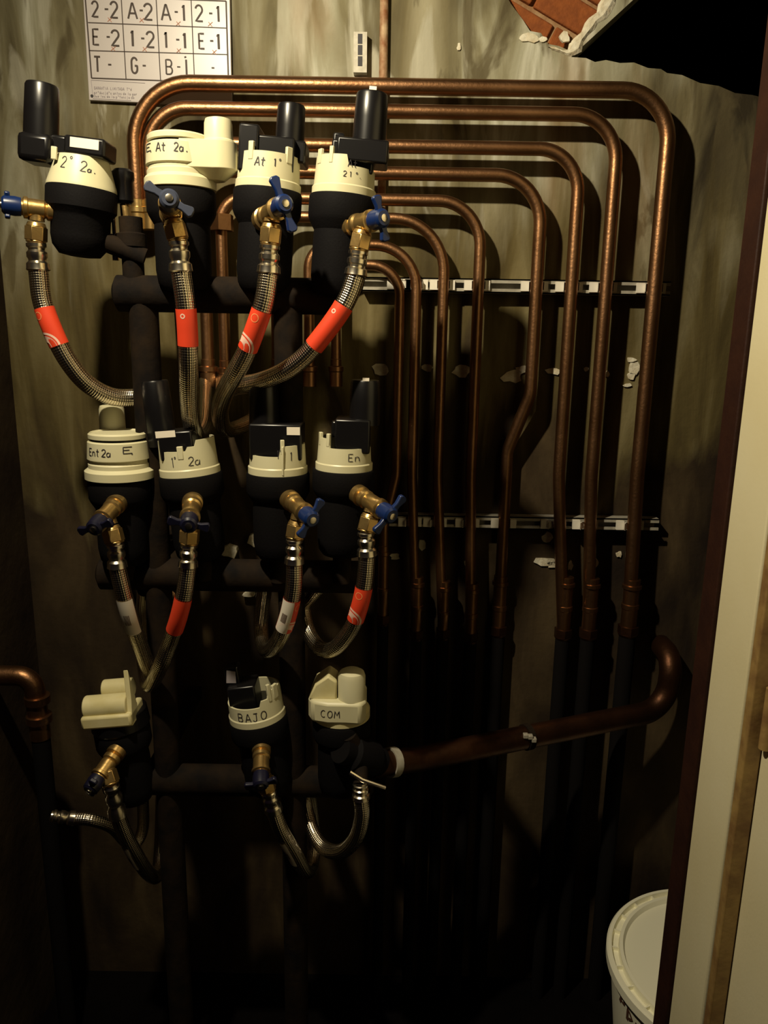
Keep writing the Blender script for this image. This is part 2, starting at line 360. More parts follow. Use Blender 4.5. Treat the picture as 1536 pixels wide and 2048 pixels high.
# ------------------------------------------------------------------ the setting
ZF, ZC = 0.0, 2.75
XL, XR = -0.745, 0.98
def wall_back():
    brick_px = [(975,-90),(1000,-30),(1022,8),(1046,40),(1060,62),(1082,66),(1096,88),(1118,92),(1136,100),(1150,84),(1168,62),(1182,40),(1204,14),(1222,-20),(1236,-70),(1240,-110),(1100,-130)]
    dark_px = [(1142,114),(1172,116),(1190,124),(1212,120),(1240,126),(1268,125),(1296,136),(1322,138),(1334,146),(1364,150),(1400,166),(1438,172),(1470,186),(1505,190),(1560,204),(1620,214),(1640,150),(1640,-160),(1440,-160)]
    holes = [[P(x, y, 0) for x, y in h] for h in (brick_px, dark_px)]
    bm = bmesh.new(); es = []
    outer = [Vector(p) for p in ((XL-.1,0,ZF-.1),(1.3,0,ZF-.1),(1.3,0,ZC),(XL-.1,0,ZC))]
    loops = []
    for lp in [outer] + holes:
        vv = [bm.verts.new(p) for p in lp]; loops.append(vv)
        es += [bm.edges.new((vv[i], vv[(i+1) % len(vv)])) for i in range(len(vv))]
    bmesh.ops.triangle_fill(bm, edges=es, use_beauty=True, normal=(0, -1, 0))
    for vv, dep in ((loops[1], 0.028), (loops[2], 0.10)):
        bk = [bm.verts.new(v.co + Vector((random.uniform(-.004,.004), dep, random.uniform(-.004,.004)))) for v in vv]
        for i in range(len(vv)):
            j = (i+1) % len(vv); bm.faces.new((vv[i], vv[j], bk[j], bk[i]))
    bmesh.ops.recalc_face_normals(bm, faces=bm.faces)
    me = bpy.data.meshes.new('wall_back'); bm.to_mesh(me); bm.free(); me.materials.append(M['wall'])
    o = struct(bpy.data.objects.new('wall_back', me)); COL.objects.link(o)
    # mortar bed and tilted bricks behind the broken plaster
    c = P(1105, 10, 0.03); mb = MB()
    mb.prism([(p.x*1.0, p.z) for p in (P(x_ + (6 if x_ > 1100 else -12), y_ + (8 if y_ > 0 else -8), 0) for x_, y_ in brick_px)], -.012, Matrix.Translation((0, .032, 0)) @ Matrix.Rotation(pi/2, 4, 'X')).build('mortar_bed', M['mortar'], o)
    Rm = Matrix.Translation((c.x, 0, c.z)) @ Matrix.Rotation(radians(27), 4, 'Y')
    dl, du = P(1142, 114, 0), P(1440, -160, 0)
    for row in range(-3, 4):
        for k in range(-2, 3):
            x0 = k*.118 + (row % 2)*.055 - .03; z0 = row*.058 - .021
            jy = random.uniform(0, .005)
            for bl in (.112, .085, .055, .03):
                q = MB(); q.box((x0, .021 + jy, z0), (x0+bl, .05, z0+.050), Rm)
                ctr = sum(q.v, Vector())/8
                inside = all((v.x - dl.x)*(du.z - dl.z) - (v.z - dl.z)*(du.x - dl.x) < -.006*(du.z - dl.z) for v in q.v)
                if inside and c.x-.22 < ctr.x < c.x+.16 and c.z-.13 < ctr.z < c.z+.16:
                    q.build('brick', M['brick'], o, bevel=.003); break
    # loose plaster lumps: round the break and along the two chased bands
    def lump(px, py, wpx, hpx, th=.006, mt='plaster', y=0.002):
        ctr = P(px, py, 0); s = mpp(ctr); n = 11; pts = []
        for i in range(n):
            a = 2*pi*i/n; k = random.uniform(.6, 1.1)
            pts.append((cos(a)*wpx*s/2*k, sin(a)*hpx*s/2*k))
        Mx = Matrix.Translation((ctr.x, y, ctr.z)) @ Matrix.Rotation(pi/2, 4, 'X')
        q = MB(); q.prism(pts, th, Mx)
        q.build('plaster_lump', M[mt], o)
    for a in ((1058,77,46,18),(1084,80,20,14),(918,94,10,20),(1128,76,26,22)): lump(*a, th=.006, y=.003)
    # torn plaster edge along the right side of the break
    edge = [(1098,96),(1112,98),(1126,104),(1138,102),(1148,92),(1158,78),(1168,66),(1178,50),(1186,40),(1198,26),(1206,14),(1216,-4),(1226,-30),(1234,-66)]
    q = MB(); vs = []
    for k_, (x_, y_) in enumerate(edge):
        wi, wo = random.uniform(2, 9), random.uniform(5, 17)
        for dx_, dep in ((-wi, .004), (-wi*.4, -.005), (wo*.5, -.005), (wo, -.0005)):
            p_ = P(x_ + dx_, y_ + dx_*.75, 0); vs.append(Vector((p_.x, dep, p_.z)))
    q.add(vs, [(4*k_+j, 4*k_+j+1, 4*k_+j+5, 4*k_+j+4) for k_ in range(len(edge)-1) for j in range(3)])
    q.build('plaster_edge', M['plaster'], o, sharp=15)
    for a in ((764,737,40,26),(856,735,26,18),(922,742,40,26),(1022,752,44,30),(1044,738,26,18),(1106,742,40,16),(1268,738,26,30),(1262,752,20,16),(1214,748,10,14),(1172,738,10,10),
              (1085,1122,52,20),(1105,1128,24,16),(1140,1130,12,26),(934,1124,12,16),(1192,1124,9,20),(1238,1108,14,14),(1262,720,22,12),(845,1090,20,30),(790,1112,22,16),(1095,1075,26,24),(1255,770,22,8)): lump(*a)
    for a in ((462,1098,40,30),(512,1078,36,34),(526,1025,26,20),(500,1184,26,10)): lump(*a, th=.02)
    return o
WB = wall_back()
def simple(name, lo, hi, m, parent=None, bevel=0):
    o = MB().box(lo, hi).build(name, m, parent, bevel=bevel)
    if parent is None: struct(o)
    return o
# dark cavity behind the opening in the wall
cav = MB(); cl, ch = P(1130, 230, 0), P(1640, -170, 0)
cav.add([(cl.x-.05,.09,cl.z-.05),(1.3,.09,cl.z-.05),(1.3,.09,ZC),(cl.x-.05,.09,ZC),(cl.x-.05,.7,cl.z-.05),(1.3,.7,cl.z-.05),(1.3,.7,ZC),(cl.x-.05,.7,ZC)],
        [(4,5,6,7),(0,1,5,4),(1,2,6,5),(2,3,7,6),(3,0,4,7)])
struct(cav.build('trim_1', M['cavityshade']))
simple('floor', (-2.2, -3.2, -.05), (2.2, 0.0, 0), M['floor'])
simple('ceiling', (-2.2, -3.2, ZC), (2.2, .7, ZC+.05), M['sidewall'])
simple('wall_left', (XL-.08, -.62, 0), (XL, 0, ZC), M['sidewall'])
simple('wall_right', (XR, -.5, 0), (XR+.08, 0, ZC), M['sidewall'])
# door frame on the right: dark post, beige reveal, ochre rebate and the open leaf
pj = P(1424, 1000, -.52); pr = P(1461, 1000, -.565); ps = P(1488, 1600, -.70)
XJ, XV = pj.x, pr.x
simple('trim_2', (XJ, -.565, 0), (XV+.02, -.52, ZC), M['jamb'], bevel=.002)
simple('trim_3', (XV, -.665, 0), (1.35, -.566, ZC), M['beige'], bevel=.003)
simple('trim_4', (XV+.002, -.682, 0), (XV+.022, -.6655, ZC), M['seam'], bevel=.002)
d1 = simple('door_1', (XV+.0235, -1.42, .01), (XV+.066, -.668, 2.2), M['beige'], bevel=.003)
for hz in (.35, 1.05, 1.85):
    h = MB(); h.lathe([(.007, hz-.04), (.007, hz+.04)], Matrix.Translation((XV+.020, -.691, 0)), 12); h.build('hinge', M['seam'], d1)

# ------------------------------------------------------------------ sign plate on the wall
def sign():
    Y = -.010
    o = thing('meter_chart', 'white enamel chart plate with lettered squares, screwed to wall at top left', 'sign', P(320, 90, 0))
    q = [P(164,-40,Y), P(459,-30,Y), P(464,214,Y), P(178,200,Y)]
    b = MB(); bk = [Vector((p.x, -.001, p.z)) for p in q]
    b.add(q + bk, [(0,1,2,3),(7,6,5,4),(0,4,5,1),(1,5,6,2),(2,6,7,3),(3,7,4,0)]); b.build('plate', M['sign'], o, world=True, bevel=.001)
    fn = lambda u, v: P(u, v, Y - .0007)
    g = MB()
    for a, c, wd in (((170,-9),(452,2),2.6),((176,45),(452,56),1.8),((179,101),(454,109),1.8),((183,156),(457,166),2.4),((170,-9),(183,156),2.6),((242,-9),(252,158),1.8),((312,-5),(321,161),1.8),((382,-2),(389,163),1.8),((452,2),(457,166),3.0)):
        ribbon(g, [a, c], wd, fn)
    g.build('printed_grid', M['signink'], o, world=True)
    t = MB()
    def row(chars):
        for ch, x, y0, y1, gw, wd in chars:   # x left, y0 top, y1 bottom in picture px
            h = y1 - y0; rot = .035
            f2 = lambda u, v: fn(x + u*1.0 + (-v)*(-0.055) * 0 + (h - v)*.045, y1 - v + u*rot)
            for st in G[ch]: ribbon(t, [(a*gw, b_*h) for a, b_ in st], wd, f2)
    row([('2',182,2,33,14,3.6),('-',208,11,25,9,3.4),('2',219,3,35,16,3.8),('A',255,6,37,18,3.6),('-',278,13,28,8,3.4),('2',286,7,39,18,3.8),('A',322,9,40,18,3.6),('-',348,16,31,8,3.4),('1',362,10,41,9,4.2),('2',389,10,42,16,3.6),('-',417,19,34,8,3.4),('1',431,12,43,9,4.2)])
    row([('E',184,58,89,14,3.6),('-',212,66,81,8,3.4),('2',221,60,91,17,3.8),('1',260,61,92,8,4.6),('-',281,69,84,8,3.4),('2',291,63,94,17,3.8),('1',327,64,95,8,4.2),('-',351,71,87,8,3.4),('1',364,66,96,9,4.6),('E',396,67,97,13,3.6),('-',419,74,89,8,3.4),('1',432,68,98,8,4.6)])
    row([('T',188,113,143,12,3.8),('-',215,121,137,8,3.4),('G',261,115,146,14,3.8),('-',284,123,139,8,3.2),('B',330,119,148,15,3.0),('-',353,126,141,8,2.6),('I',368,119,152,8,3.8),('-',422,128,143,7,2.8)])
    ribbon(t, [(370,112.5),(371,115.5)], 4, fn)
    tl = t.build('printed_letters', M['signink'], o, world=True); tl['kind'] = 'stuff'
    x = MB()
    for px, py in ((219,39),(283,40),(356,47),(420,48),(226,97),(289,98),(357,101),(428,104)):
        for st in G['x']: ribbon(x, [(px-4+a*9, py-4+b_*9) for a, b_ in st], 1.3, fn)
    x.build('pencilled_crosses', M['redink'], o, world=True)
    e = MB()
    for a, c in (((182,160),(290,166)),((182,160),(186,196)),((186,197),(262,201))): ribbon(e, [a, c], .9, fn)
    for txt, px, py in (('GARANTIA  LIMITADA  Tod', 188, 178), ('producidos antes de la gar', 188, 187), ('Que les de la potencia de', 188, 194)):
        txt = txt.replace('Q', 'O')
        write(e, txt, 0, 0, 2.7, 5.0, .9, 0.9, lambda u, v, px=px, py=py: fn(px + u, py - v + u*.04), 0)
    e.build('printed_small_text', M['greyink'], o, world=True)
    s = MB(); c = P(184, 192, Y); s.lathe([(.0028,0),(.0024,.0015)], Matrix.Translation(c) @ Matrix.Rotation(pi/2,4,'X'), 14); s.build('screw', M['ink'], o, world=True)
sign()

# ------------------------------------------------------------------ wall rails and copper pipes
def channel(mb, a, b, w=.030, d=.021, t=.0025, vertical=False):
    """C-shaped strut against the wall, from a to b (in the plane Y = 0), open towards the room"""
    L_ = (b - a).length
    Mx = axis_matrix(a, b, Vector((0, -1, 0)))     # local Z along, local Y = towards...?
    x = Mx.to_3x3()
    out = Vector((0, -1, 0)); along = (b - a).normalized(); side = along.cross(out).normalized()
    def bx(s0, s1, o0, o1):
        vs = []
        for q in (a, b):
            for s_, o_ in ((s0,o0),(s1,o0),(s1,o1),(s0,o1)): vs.append(q + side*s_ + out*o_)
        mb.add(vs, [(3,2,1,0),(4,5,6,7),(0,1,5,4),(1,2,6,5),(2,3,7,6),(3,0,4,7)])
    bx(-w/2, w/2, .001, .001+t); bx(-w/2, -w/2+t, .001, d); bx(w/2-t, w/2, .001, d)
    bx(-w/2, -w/2+.008, d-t, d); bx(w/2-.008, w/2, d-t, d)
    return mb
RAIL_D = .030
PY = -.046
pipes = [  # px of the vertical at rail 1, px y of the horizontal at x=850, radius, bend right, left x, left bend, left end y, right fittings y list, label words
 (1309,174,.0138,.088,270,.105,426),(1212,224,.0122,.080,297,.075,426),(1143,294,.0120,.075,336,.05,500),(1073,348,.0120,.085,410,.05,742),
 (957,401,.0108,.080,446,.045,745),(887,438,.0102,.095,552,.045,742),(833,492,.0100,.078,618,.045,742),(800,532,.0095,.055,672,.04,742)]
bottom_px = [(1264,1172,1212,1262),(1184,1170,1218,1268),(1133,1168,1216,1268),(1008,1165,1215,1262),(945,1180,1230,1275),(889,1176,1226,1268),(835,1168,1215,1270),(768,1105,1180,1240)]
which = ['outermost','second outermost','third outermost','fourth, kinked near its lower end,','fifth','sixth','seventh','innermost']
def hexnut(mb, Mx, r, h0, h1):
    pts = [(r*cos(pi/6+i*pi/3), r*sin(pi/6+i*pi/3)) for i in range(6)]
    mb.prism(pts, h1-h0, Mx @ Matrix.Translation((0,0,h0)))
RZ1 = P(1000, 574, 0).z; RZ2 = P(1000, 1039, 0).z
for rname, z, xa, xb, lab in (('mounting_rail', RZ1, P(726,574,0).x, P(1330,578,0).x, 'upper horizontal galvanised strut rail on cement wall behind copper pipes'),
                              ('mounting_rail', RZ2, P(760,1039,0).x, P(1308,1040,0).x, 'lower horizontal galvanised strut rail on cement wall in the dark')):
    mb = channel(MB(), Vector((xa, 0, z)), Vector((xb, 0, z)), .026, RAIL_D)
    r = tag(mb.build(rname, M['galv'], world=True, loc=(xa, 0, z)), lab, 'rail', 'galvanised mounting rails')
a_, b_ = P(722,152,0), P(721,72,0); mb = MB().box((a_.x-.013, -.020, a_.z), (a_.x+.011, -.0005, b_.z))
vr = tag(mb.build('slotted_strut', M['galv'], world=True, loc=P(722,150,0)), 'short vertical galvanised strut on wall above top copper pipe', 'rail')
mb = MB()
for y0 in (86, 108, 130):
    c = P(722, y0, 0); mb.box((c.x-.005, -.0206, c.z-.008), (c.x+.003, -.0190, c.z+.008))
mb.build('slot', M['ink'], vr, world=True)
cpath = [P(757,-60,-.009), P(760,150,-.009), P(770,300,-.009), P(772,420,-.009)]
cpath = [Vector((cpath[1].x+.006, -.009, p.z)) for p in cpath]
tag(MB().tube(cpath, .008, 14).build('conduit', M['rust'], world=True, loc=cpath[-1]), 'thin rusty vertical conduit fixed to wall behind the pipes', 'pipe')

for i, (vx, hy, rad, br, lx, lb, ley) in enumerate(pipes):
    Y = PY - .002
    XV_ = P(vx, 574, Y).x; zh = P(850, hy, Y).z
    bx_, b1, b2, b3 = bottom_px[i]
    xl = P(lx, (hy+ley)/2, Y).x
    zb = P(bx_, b3, Y).z; zend = P(lx, ley, Y).z
    yl = Y if i > 1 else Y
    pts = [Vector((xl, yl, zend)), Vector((xl, yl, zh)), Vector((XV_, Y, zh))]
    radii = [lb, br]
    xb = P(bx_, b1, Y).x
    if i == 3:      # the kinked pipe
        za, zc_ = P(1073,790,Y).z, P(1020,905,Y).z
        xb = P(1010, 1000, Y+.02).x
        pts += [Vector((XV_, Y, za)), Vector((xb, Y+.022, zc_)), Vector((xb, Y+.022, zb))]; radii += [.06, .06]
    elif i == 7:
        za = P(800, 950, Y).z
        pts += [Vector((XV_, Y, za)), Vector((xb, Y, za-.10)), Vector((xb, Y, zb))]; radii += [.08, .06]
    else:
        pts += [Vector((XV_, Y, RZ2 + .1)), Vector((xb, Y, zb))]; radii += [.5]
    lab = '%s bent copper water pipe of the eight nested on wall' % which[i]
    if i == 0: lab = 'outermost and longest copper pipe, arching over all the others on wall'
    if i == 7: lab = 'innermost copper pipe, the shortest arch of the nested set on wall'
    o = thing('copper_pipe', lab, 'pipe', (xb, pts[-1].y, 0), 'bent copper pipes on the cement wall')
    MB().tube(rounded(pts, radii, 12), rad, 20).build('tube', M['copper'], o, world=True)
    # unions at the lower end, then added black sleeves to the floor, coloured as shade
    yb = pts[-1].y; z1, z2, z3 = P(bx_, b1, yb).z, P(bx_, b2, yb).z, P(bx_, b3, yb).z
    T = Matrix.Translation((xb, yb, 0))
    f = MB(); f.lathe([(rad*1.02,z1+.016),(rad*1.18,z1+.015),(rad*1.18,z1+.004),(rad*1.42,z1+.003),(rad*1.42,z1-.004),(rad*1.15,z1-.006),(rad*1.15,z2+.006),(rad*1.3,z2+.005),(rad*1.3,z2-.004),(rad*1.18,z2-.006),(rad*1.18,z3+.012)][::-1], T, 24)
    f.build('union', M['copper'], o, world=True)
    f = MB(); hexnut(f, T, rad*1.55, z3-.005, z3+.012); f.lathe([(rad*1.3, z3-.010),(rad*1.5, z3-.005)], T, 20)
    f.build('nut', M['darkcopper'], o, world=True)
    MB().lathe([(rad*1.25, 0),(rad*1.25, z3-.010)], T, 18).build('shade_sleeve', M['lowshade'], o, world=True)
    # clamps on the rails
    for rz in (RZ1, RZ2):
        if i == 7 and rz == RZ2: continue
        cx = XV_ if (rz == RZ1 or i < 3 or i in (4,5,6)) else xb
        cy = Y if rz == RZ1 or i != 3 else yb
        if rz == RZ2 and i != 3: cx = XV_ + (xb - XV_) * 0.0
        c = MB()
        c.lathe([(rad*1.02,-.007),(rad*1.18,-.007),(rad*1.18,.007),(rad*1.02,.007)], Matrix.Translation((cx, cy, rz)), 16, cap=False, a0=0, a1=pi)
        c.box((cx-rad-.015, -.037, rz-.009), (cx-rad*1.0, -RAIL_D, rz+.009)); c.box((cx+rad*1.0, -.037, rz-.009), (cx+rad+.012, -RAIL_D, rz+.009))
        c.build('clamp', M['zinc'], o, world=True)
    # union at the left end
    T = Matrix.Translation((xl, yl, zend)); f = MB()
    f.lathe([(rad*1.0,-.03),(rad*1.35,-.029),(rad*1.35,-.002),(rad*1.55,0),(rad*1.55,.008),(rad*1.1,.010),(rad*1.1,.022),(rad*1.01,.023)], T, 24)
    f.build('union', M['brass'] if i < 2 else M['copper'], o, world=True)
    if i == 4:
        T = Matrix.Translation((xl, yl, P(450,446,Y).z)); f = MB(); hexnut(f, T, rad*2.2, -.014, .014); f.build('hex_union', M['copper'], o, world=True)

# ------------------------------------------------------------------ black manifold in the middle
YM = -.34
mz = [P(450,590,YM).z, P(450,1150,YM).z, P(450,1560,YM).z]
man = thing('manifold', 'black painted steel water manifold frame standing behind the meters', 'manifold', (P(455,1150,YM).x, YM, 0))
xs0 = [(238,690),(205,742),(215,740)]
for z, (xa, xb), py in zip(mz, xs0, (590,1150,1560)):
    a, b = P(xa,py,YM).x, P(xb,py,YM).x; R_ = .027
    T = Matrix.Translation((0, YM, z)) @ Matrix.Rotation(pi/2, 4, 'Y')
    MB().lathe([(R_*.6,a-.006),(R_,a),(R_*1.0,a+.01),(R_,b-.01),(R_,b),(R_*.6,b+.006)], T, 28).build('header_tube', M['paint'], man, world=True)
xc = P(455,1150,YM).x
for dx in (-.115, .105):
    MB().lathe([(.05,0),(.05,.006),(.022,.008),(.022,mz[0])], Matrix.Translation((xc+dx, YM, 0)), 22).build('riser', M['paint'], man, world=True)
for z in mz:   # brackets back to the wall
    MB().box((xc-.16, YM, z-.012), (xc-.136, -.0005, z+.012)).build('bracket', M['paint'], man, world=True)
# ------------------------------------------------------------------ water meters
R0 = .048
def surf(o, strokes_fn, rfun, mname, name='handwriting', parent=None):
    mb = MB(); strokes_fn(mb, lambda u, v: Vector((u, -sqrt(max(rfun(v)**2 - u*u, 1e-6)) - .0006, v)))
    return mb.build(name, M[mname], parent or o)
def rim_wall(mb, prof, rim, t=.003, n=72):
    """cup wall: prof(z)->radius, rim(theta)->height; theta 0 = front, + to the right"""
    vs = []; fs = []; lv = 5
    for i in range(n):
        th = 2*pi*i/n; h = rim(th if th <= pi else th - 2*pi)
        for k in range(lv):
            z = h*k/(lv-1); r = prof(z); vs.append((r*sin(th), -r*cos(th), z))
        for k in range(lv):
            z = h*(lv-1-k)/(lv-1); r = prof(z)-t; vs.append((r*sin(th), -r*cos(th), z))
    m = 2*lv
    for i in range(n):
        j = (i+1) % n
        for k in range(m-1): fs.append((i*m+k, j*m+k, j*m+k+1, i*m+k+1))
    mb.add(vs, fs)
def steps(lst, base):
    """lst of (theta0, theta1, height) in degrees"""
    def f(th):
        d = math.degrees(th)
        for a, b, h in lst:
            if a <= d <= b: return h
        return base
    return f
GRP = 'water meters on the manifold'
def meter(px, py, label, lean=0, spin=0, R=R0, Y=-.36, foot=None, seat=True, pitch=0, bz=1.0):
    p = P(px, py, Y)
    o = thing('water_meter', label, 'meter', p, GRP, (radians(pitch), radians(lean), 0))
    s = mpp(p)
    # black measuring body under the cap, with its nipple down to the header tube
    b = MB(); b.lathe([(R*.30,-.142),(R*.66,-.138),(R*.78,-.130),(R*.84,-.112),(R*.84,-.062),(R*.83,-.048),(R*.98,-.036),(R*1.03,-.030),(R*1.03,-.003),(R*1.0,0)] if bz == 1 else [(R*.30,-.094),(R*.60,-.092),(R*.80,-.080),(R*.86,-.066),(R*.86,-.040),(R*.90,-.036),(R*1.03,-.028),(R*1.03,-.003),(R*1.0,0)], None, 40)
    b.build('body', M['blackbody'], o)
    if foot is not None and seat:
        h = (p.z - foot) - .142
        MB().lathe([(.015, -.142-h-.002),(.015,-.14)], None, 20).build('nipple', M['paint'], o)
    return o, s
def castle(o, s, R, h, tabs, rim=(), taper=.93, mt='cream', flange=True):
    pr = lambda z: R*(1 - (1-taper)*min(z/h, 1.2))
    mb = MB(); rim_wall(mb, pr, steps(list(rim), h)); cap = mb.build('cap', M[mt], o)
    if flange:
        f = MB(); f.lathe([(R*.94,-.0005),(R*1.035,0),(R*1.035,.010),(R*1.0,.012)], None, 48, cap=False); f.build('rim_ring', M[mt], cap)
    d = MB(); d.lathe([(R*.90,h*.45),(R*.90,h*.5)], None, 36); d.build('inner_disc', M['black'], o)
    for th, hh, wd in tabs:
        t = MB(); Mx = Matrix.Rotation(radians(th), 4, 'Z'); r = R*taper
        t.box((-wd/2, -r-.0012, h-.012), (wd/2, -r+.004, h+hh), Mx); t.build('tab', M[mt], cap, bevel=.001)
    return cap, pr
def cyl(o, x, y, z0, z1, r, m, name, tag_=False, n=30):
    c = MB(); c.lathe([(r*1.06,z0),(r*1.04,(z0+z1)*.5),(r,z1-.003),(r*.93,z1)], Matrix.Translation((x, y, 0)), n)
    q = c.build(name, M[m], o)
    if tag_:
        t = MB(); t.box((x-.004, y-r*.94, z1-.0005), (x+.006, y-r*.3, z1+.004)); t.build('paper_tag', M['whitelabel'], q)
    return q
# -- M1: cone cap, black radio module with a tall cylinder on its left
o, s = meter(164, 379, 'water meter with sideways black module and tall left cylinder, marked 2nd floor second door', 6, Y=-.36, bz=.66)
R = R0
cp = MB(); cp.lathe([(R*.70,.040),(R*.74,.0415),(R*.76,.041),(R*.80,.034),(R*1.0,.004),(R*1.01,0)][::-1], None, 44); cap = cp.build('cap', M['cream'], o)
t = MB(); t.box((-.030,-R*.80,.030), (-.022,-R*.70,.047)); t.build('tab', M['cream'], cap, bevel=.001)
surf(o, lambda mb, fn: (write(mb, '2', -.016, .021, .008, .015, .002, .0012, fn, .15), write(mb, 'o', -.004, .025, .006, .012, 0, .001, fn), write(mb, '2', .012, .019, .008, .014, .002, .0012, fn), write(mb, 'a.', .021, .019, .005, .008, .001, .0014, fn)), lambda z: R*(1.0 - 6.667*(z-.004)), 'ink')
h = MB(); h.box((-.016,-.032,.041), (.042,.020,.066)); hd = h.build('module_bar', M['black'], o, bevel=.004)
l = MB(); l.box((-.006,-.0328,.050), (.034,-.0322,.063)); l.build('sticker', M['whitelabel'], hd)
h = MB(); h.box((-.040,-.020,.040), (-.012,.014,.066)); h.build('module_neck', M['black'], o, bevel=.004)
h = MB(); h.box((-.083,-.030,.026), (-.034,.022,.064)); h.build('module_foot', M['black'], o, bevel=.008)
cyl(o, -.0585, -.004, .058, .131, .0225, 'black', 'radio_cylinder')
sn = MB(); xs_ = P(258,450,-.36).x - o.location.x; zs_ = P(258,450,-.36).z - o.location.z
sn.lathe([(.014,0),(.014,.075)], axis_matrix(Vector((.02,0,-.064)), Vector((xs_+.006,.012,-.078))), 18); sn.build('side_outlet', M['paint'], o)
f = MB(); pst = P(262,452,YM); f.lathe([(.016,mz[0]),(.016,pst.z-.03),(.022,pst.z-.03),(.022,pst.z-.012),(.017,pst.z-.01),(.017,pst.z+.012)], Matrix.Translation(pst - Vector((0,0,pst.z))), 20); f.build('stub', M['paint'], man, world=True)
# -- sealed cream meter with a lobe carrying an antenna cylinder
def sealed(px, py, label, ang, foot, text, lean=0, zc=.094, low=1.06):
    o, s = meter(px, py, label, lean, foot=foot)
    R = R0
    c = MB(); c.lathe([(R*.96,0),(R*low,.001),(R*low,.013),(R*1.02,.016),(R*.97,.018),(R*.97,.024),(R*.93,.026),(R*.93,.030),(R*.99,.032),(R*.95,.058),(R*.90,.060)], None, 48); cap = c.build('cap', M['cream'], o)
    d = MB(); d.lathe([(R*.84,.056),(R*.84,.064)], None, 36); d.build('gap', M['black'], cap)
    d = MB(); d.lathe([(R*.86,.063),(R*.92,.064),(R*.92,.070),(R*.86,.0725),(R*.82,.0705),(R*.3,.0705)], None, 40); d.build('lid', M['cream'], o)
    a = radians(ang); dx, dy = sin(a), -cos(a); rl = .060; cx, cy = dx*rl, dy*rl
    lob = MB(); n = 16; vs = []; 
    for z, k in ((.012,.55),(.026,1.0),(.062,1.0)):
        ring = []
        for i in range(n+1):
            b = a - pi/2 + pi*i/n
            ring.append(Vector((cx*(.72+.28*k) + .026*k*sin(b), cy*(.72+.28*k) - .026*k*cos(b), z)))
        e0 = Vector((dx*R*.35 + cos(a)*R*.80*k, dy*R*.35 + sin(a)*R*.80*k, z)); e1 = Vector((dx*R*.35 - cos(a)*R*.80*k, dy*R*.35 - sin(a)*R*.80*k, z))
        vs.append([e1] + ring + [e0])
    m_ = n + 3; flat = [p for r_ in vs for p in r_]; fs = [tuple(range(m_))[::-1], tuple(range(2*m_, 3*m_))]
    for k in range(2):
        for i in range(m_): fs.append((k*m_+i, k*m_+(i+1) % m_, (k+1)*m_+(i+1) % m_, (k+1)*m_+i))
    lob.add(flat, fs); lob.build('lobe', M['cream'], cap, bevel=.002)
    q = MB(); q.lathe([(.0245,.050),(.0235,.064),(.0205,.066),(.0195,zc-.006),(.0180,zc-.001),(.015,zc)], Matrix.Translation((cx, cy, 0)), 30); q.build('antenna_cylinder', M['cream'], o)
    surf(o, text, lambda z: R*(.99 - .04*(z-.032)/.026), 'ink')
    return o
m2 = sealed(362, 382, 'sealed cream water meter with short cylinder at right, top row second from left', 80, mz[0],
    lambda mb, fn: (write(mb, '=', -.041, .044, .010, .012, .001, .0014, fn), write(mb, 'At', -.022, .044, .007, .011, .001, .0014, fn, .1), write(mb, '2a.', .004, .044, .006, .011, .001, .0014, fn, .1)))
m5 = sealed(241, 955, 'sealed cream water meter with round lid, leftmost of middle row', 206, mz[1],
    lambda mb, fn: (write(mb, 'Ent', -.034, .040, .006, .011, .0008, .0014, fn, .1), write(mb, '2a', -.011, .040, .007, .011, .0008, .0014, fn, .1), write(mb, '=', .020, .042, .012, .012, .001, .0014, fn)), zc=.108, low=1.10)
# -- open castellated caps with black radio heads
def head(o, parts):
    for nm, lo, hi in parts:
        h = MB(); h.box(lo, hi); h.build(nm, M['black'], o, bevel=.003)
# M3
o, s = meter(536, 383, 'castellated cream water meter with black rear cylinder, top row third from left', 4, foot=mz[0])
cap, pr = castle(o, s, R0*.95, .046, [(-28,.012,.008),(48,.010,.010)], taper=.95)
head(o, [('register_block', (-.040,-.030,.020), (-.012,.025,.082)), ('register_head', (-.040,-.026,.022), (.038,.030,.070)), ('module_foot', (.006,-.012,.040), (.052,.042,.070))])
cyl(o, .026, .012, .06, .120, .0198, 'black', 'radio_cylinder')
surf(o, lambda mb, fn: (write(mb, 'At', -.014, .026, .007, .011, .001, .0014, fn, .2), write(mb, '1', .012, .027, .005, .010, .001, .0014, fn), write(mb, 'o', .019, .028, .004, .010, .001, .0008, fn)), pr, 'ink')
# M4
o, s = meter(687, 395, 'castellated cream water meter under tallest black cylinder, rightmost of top row', 4, foot=mz[0])
cap, pr = castle(o, s, R0*.93, .050, [(-58,.008,.010),(-26,.010,.006)], rim=[(10,110,.036)], taper=.94)
head(o, [('register_head', (-.020,-.025,.030), (.040,.030,.072)), ('module_foot', (-.012,-.036,.043), (.060,.018,.074)), ('module_neck', (-.020,-.012,.05), (-.004,.01,.084))])
cyl(o, .031, -.008, .07, .138, .0225, 'black', 'radio_cylinder', True)
surf(o, lambda mb, fn: (write(mb, 'At', .006, .034, .006, .009, .001, .0009, fn), write(mb, '21', .000, .021, .005, .007, .003, .0009, fn), write(mb, 'o.', .017, .021, .004, .007, .001, .0009, fn)), pr, 'ink')
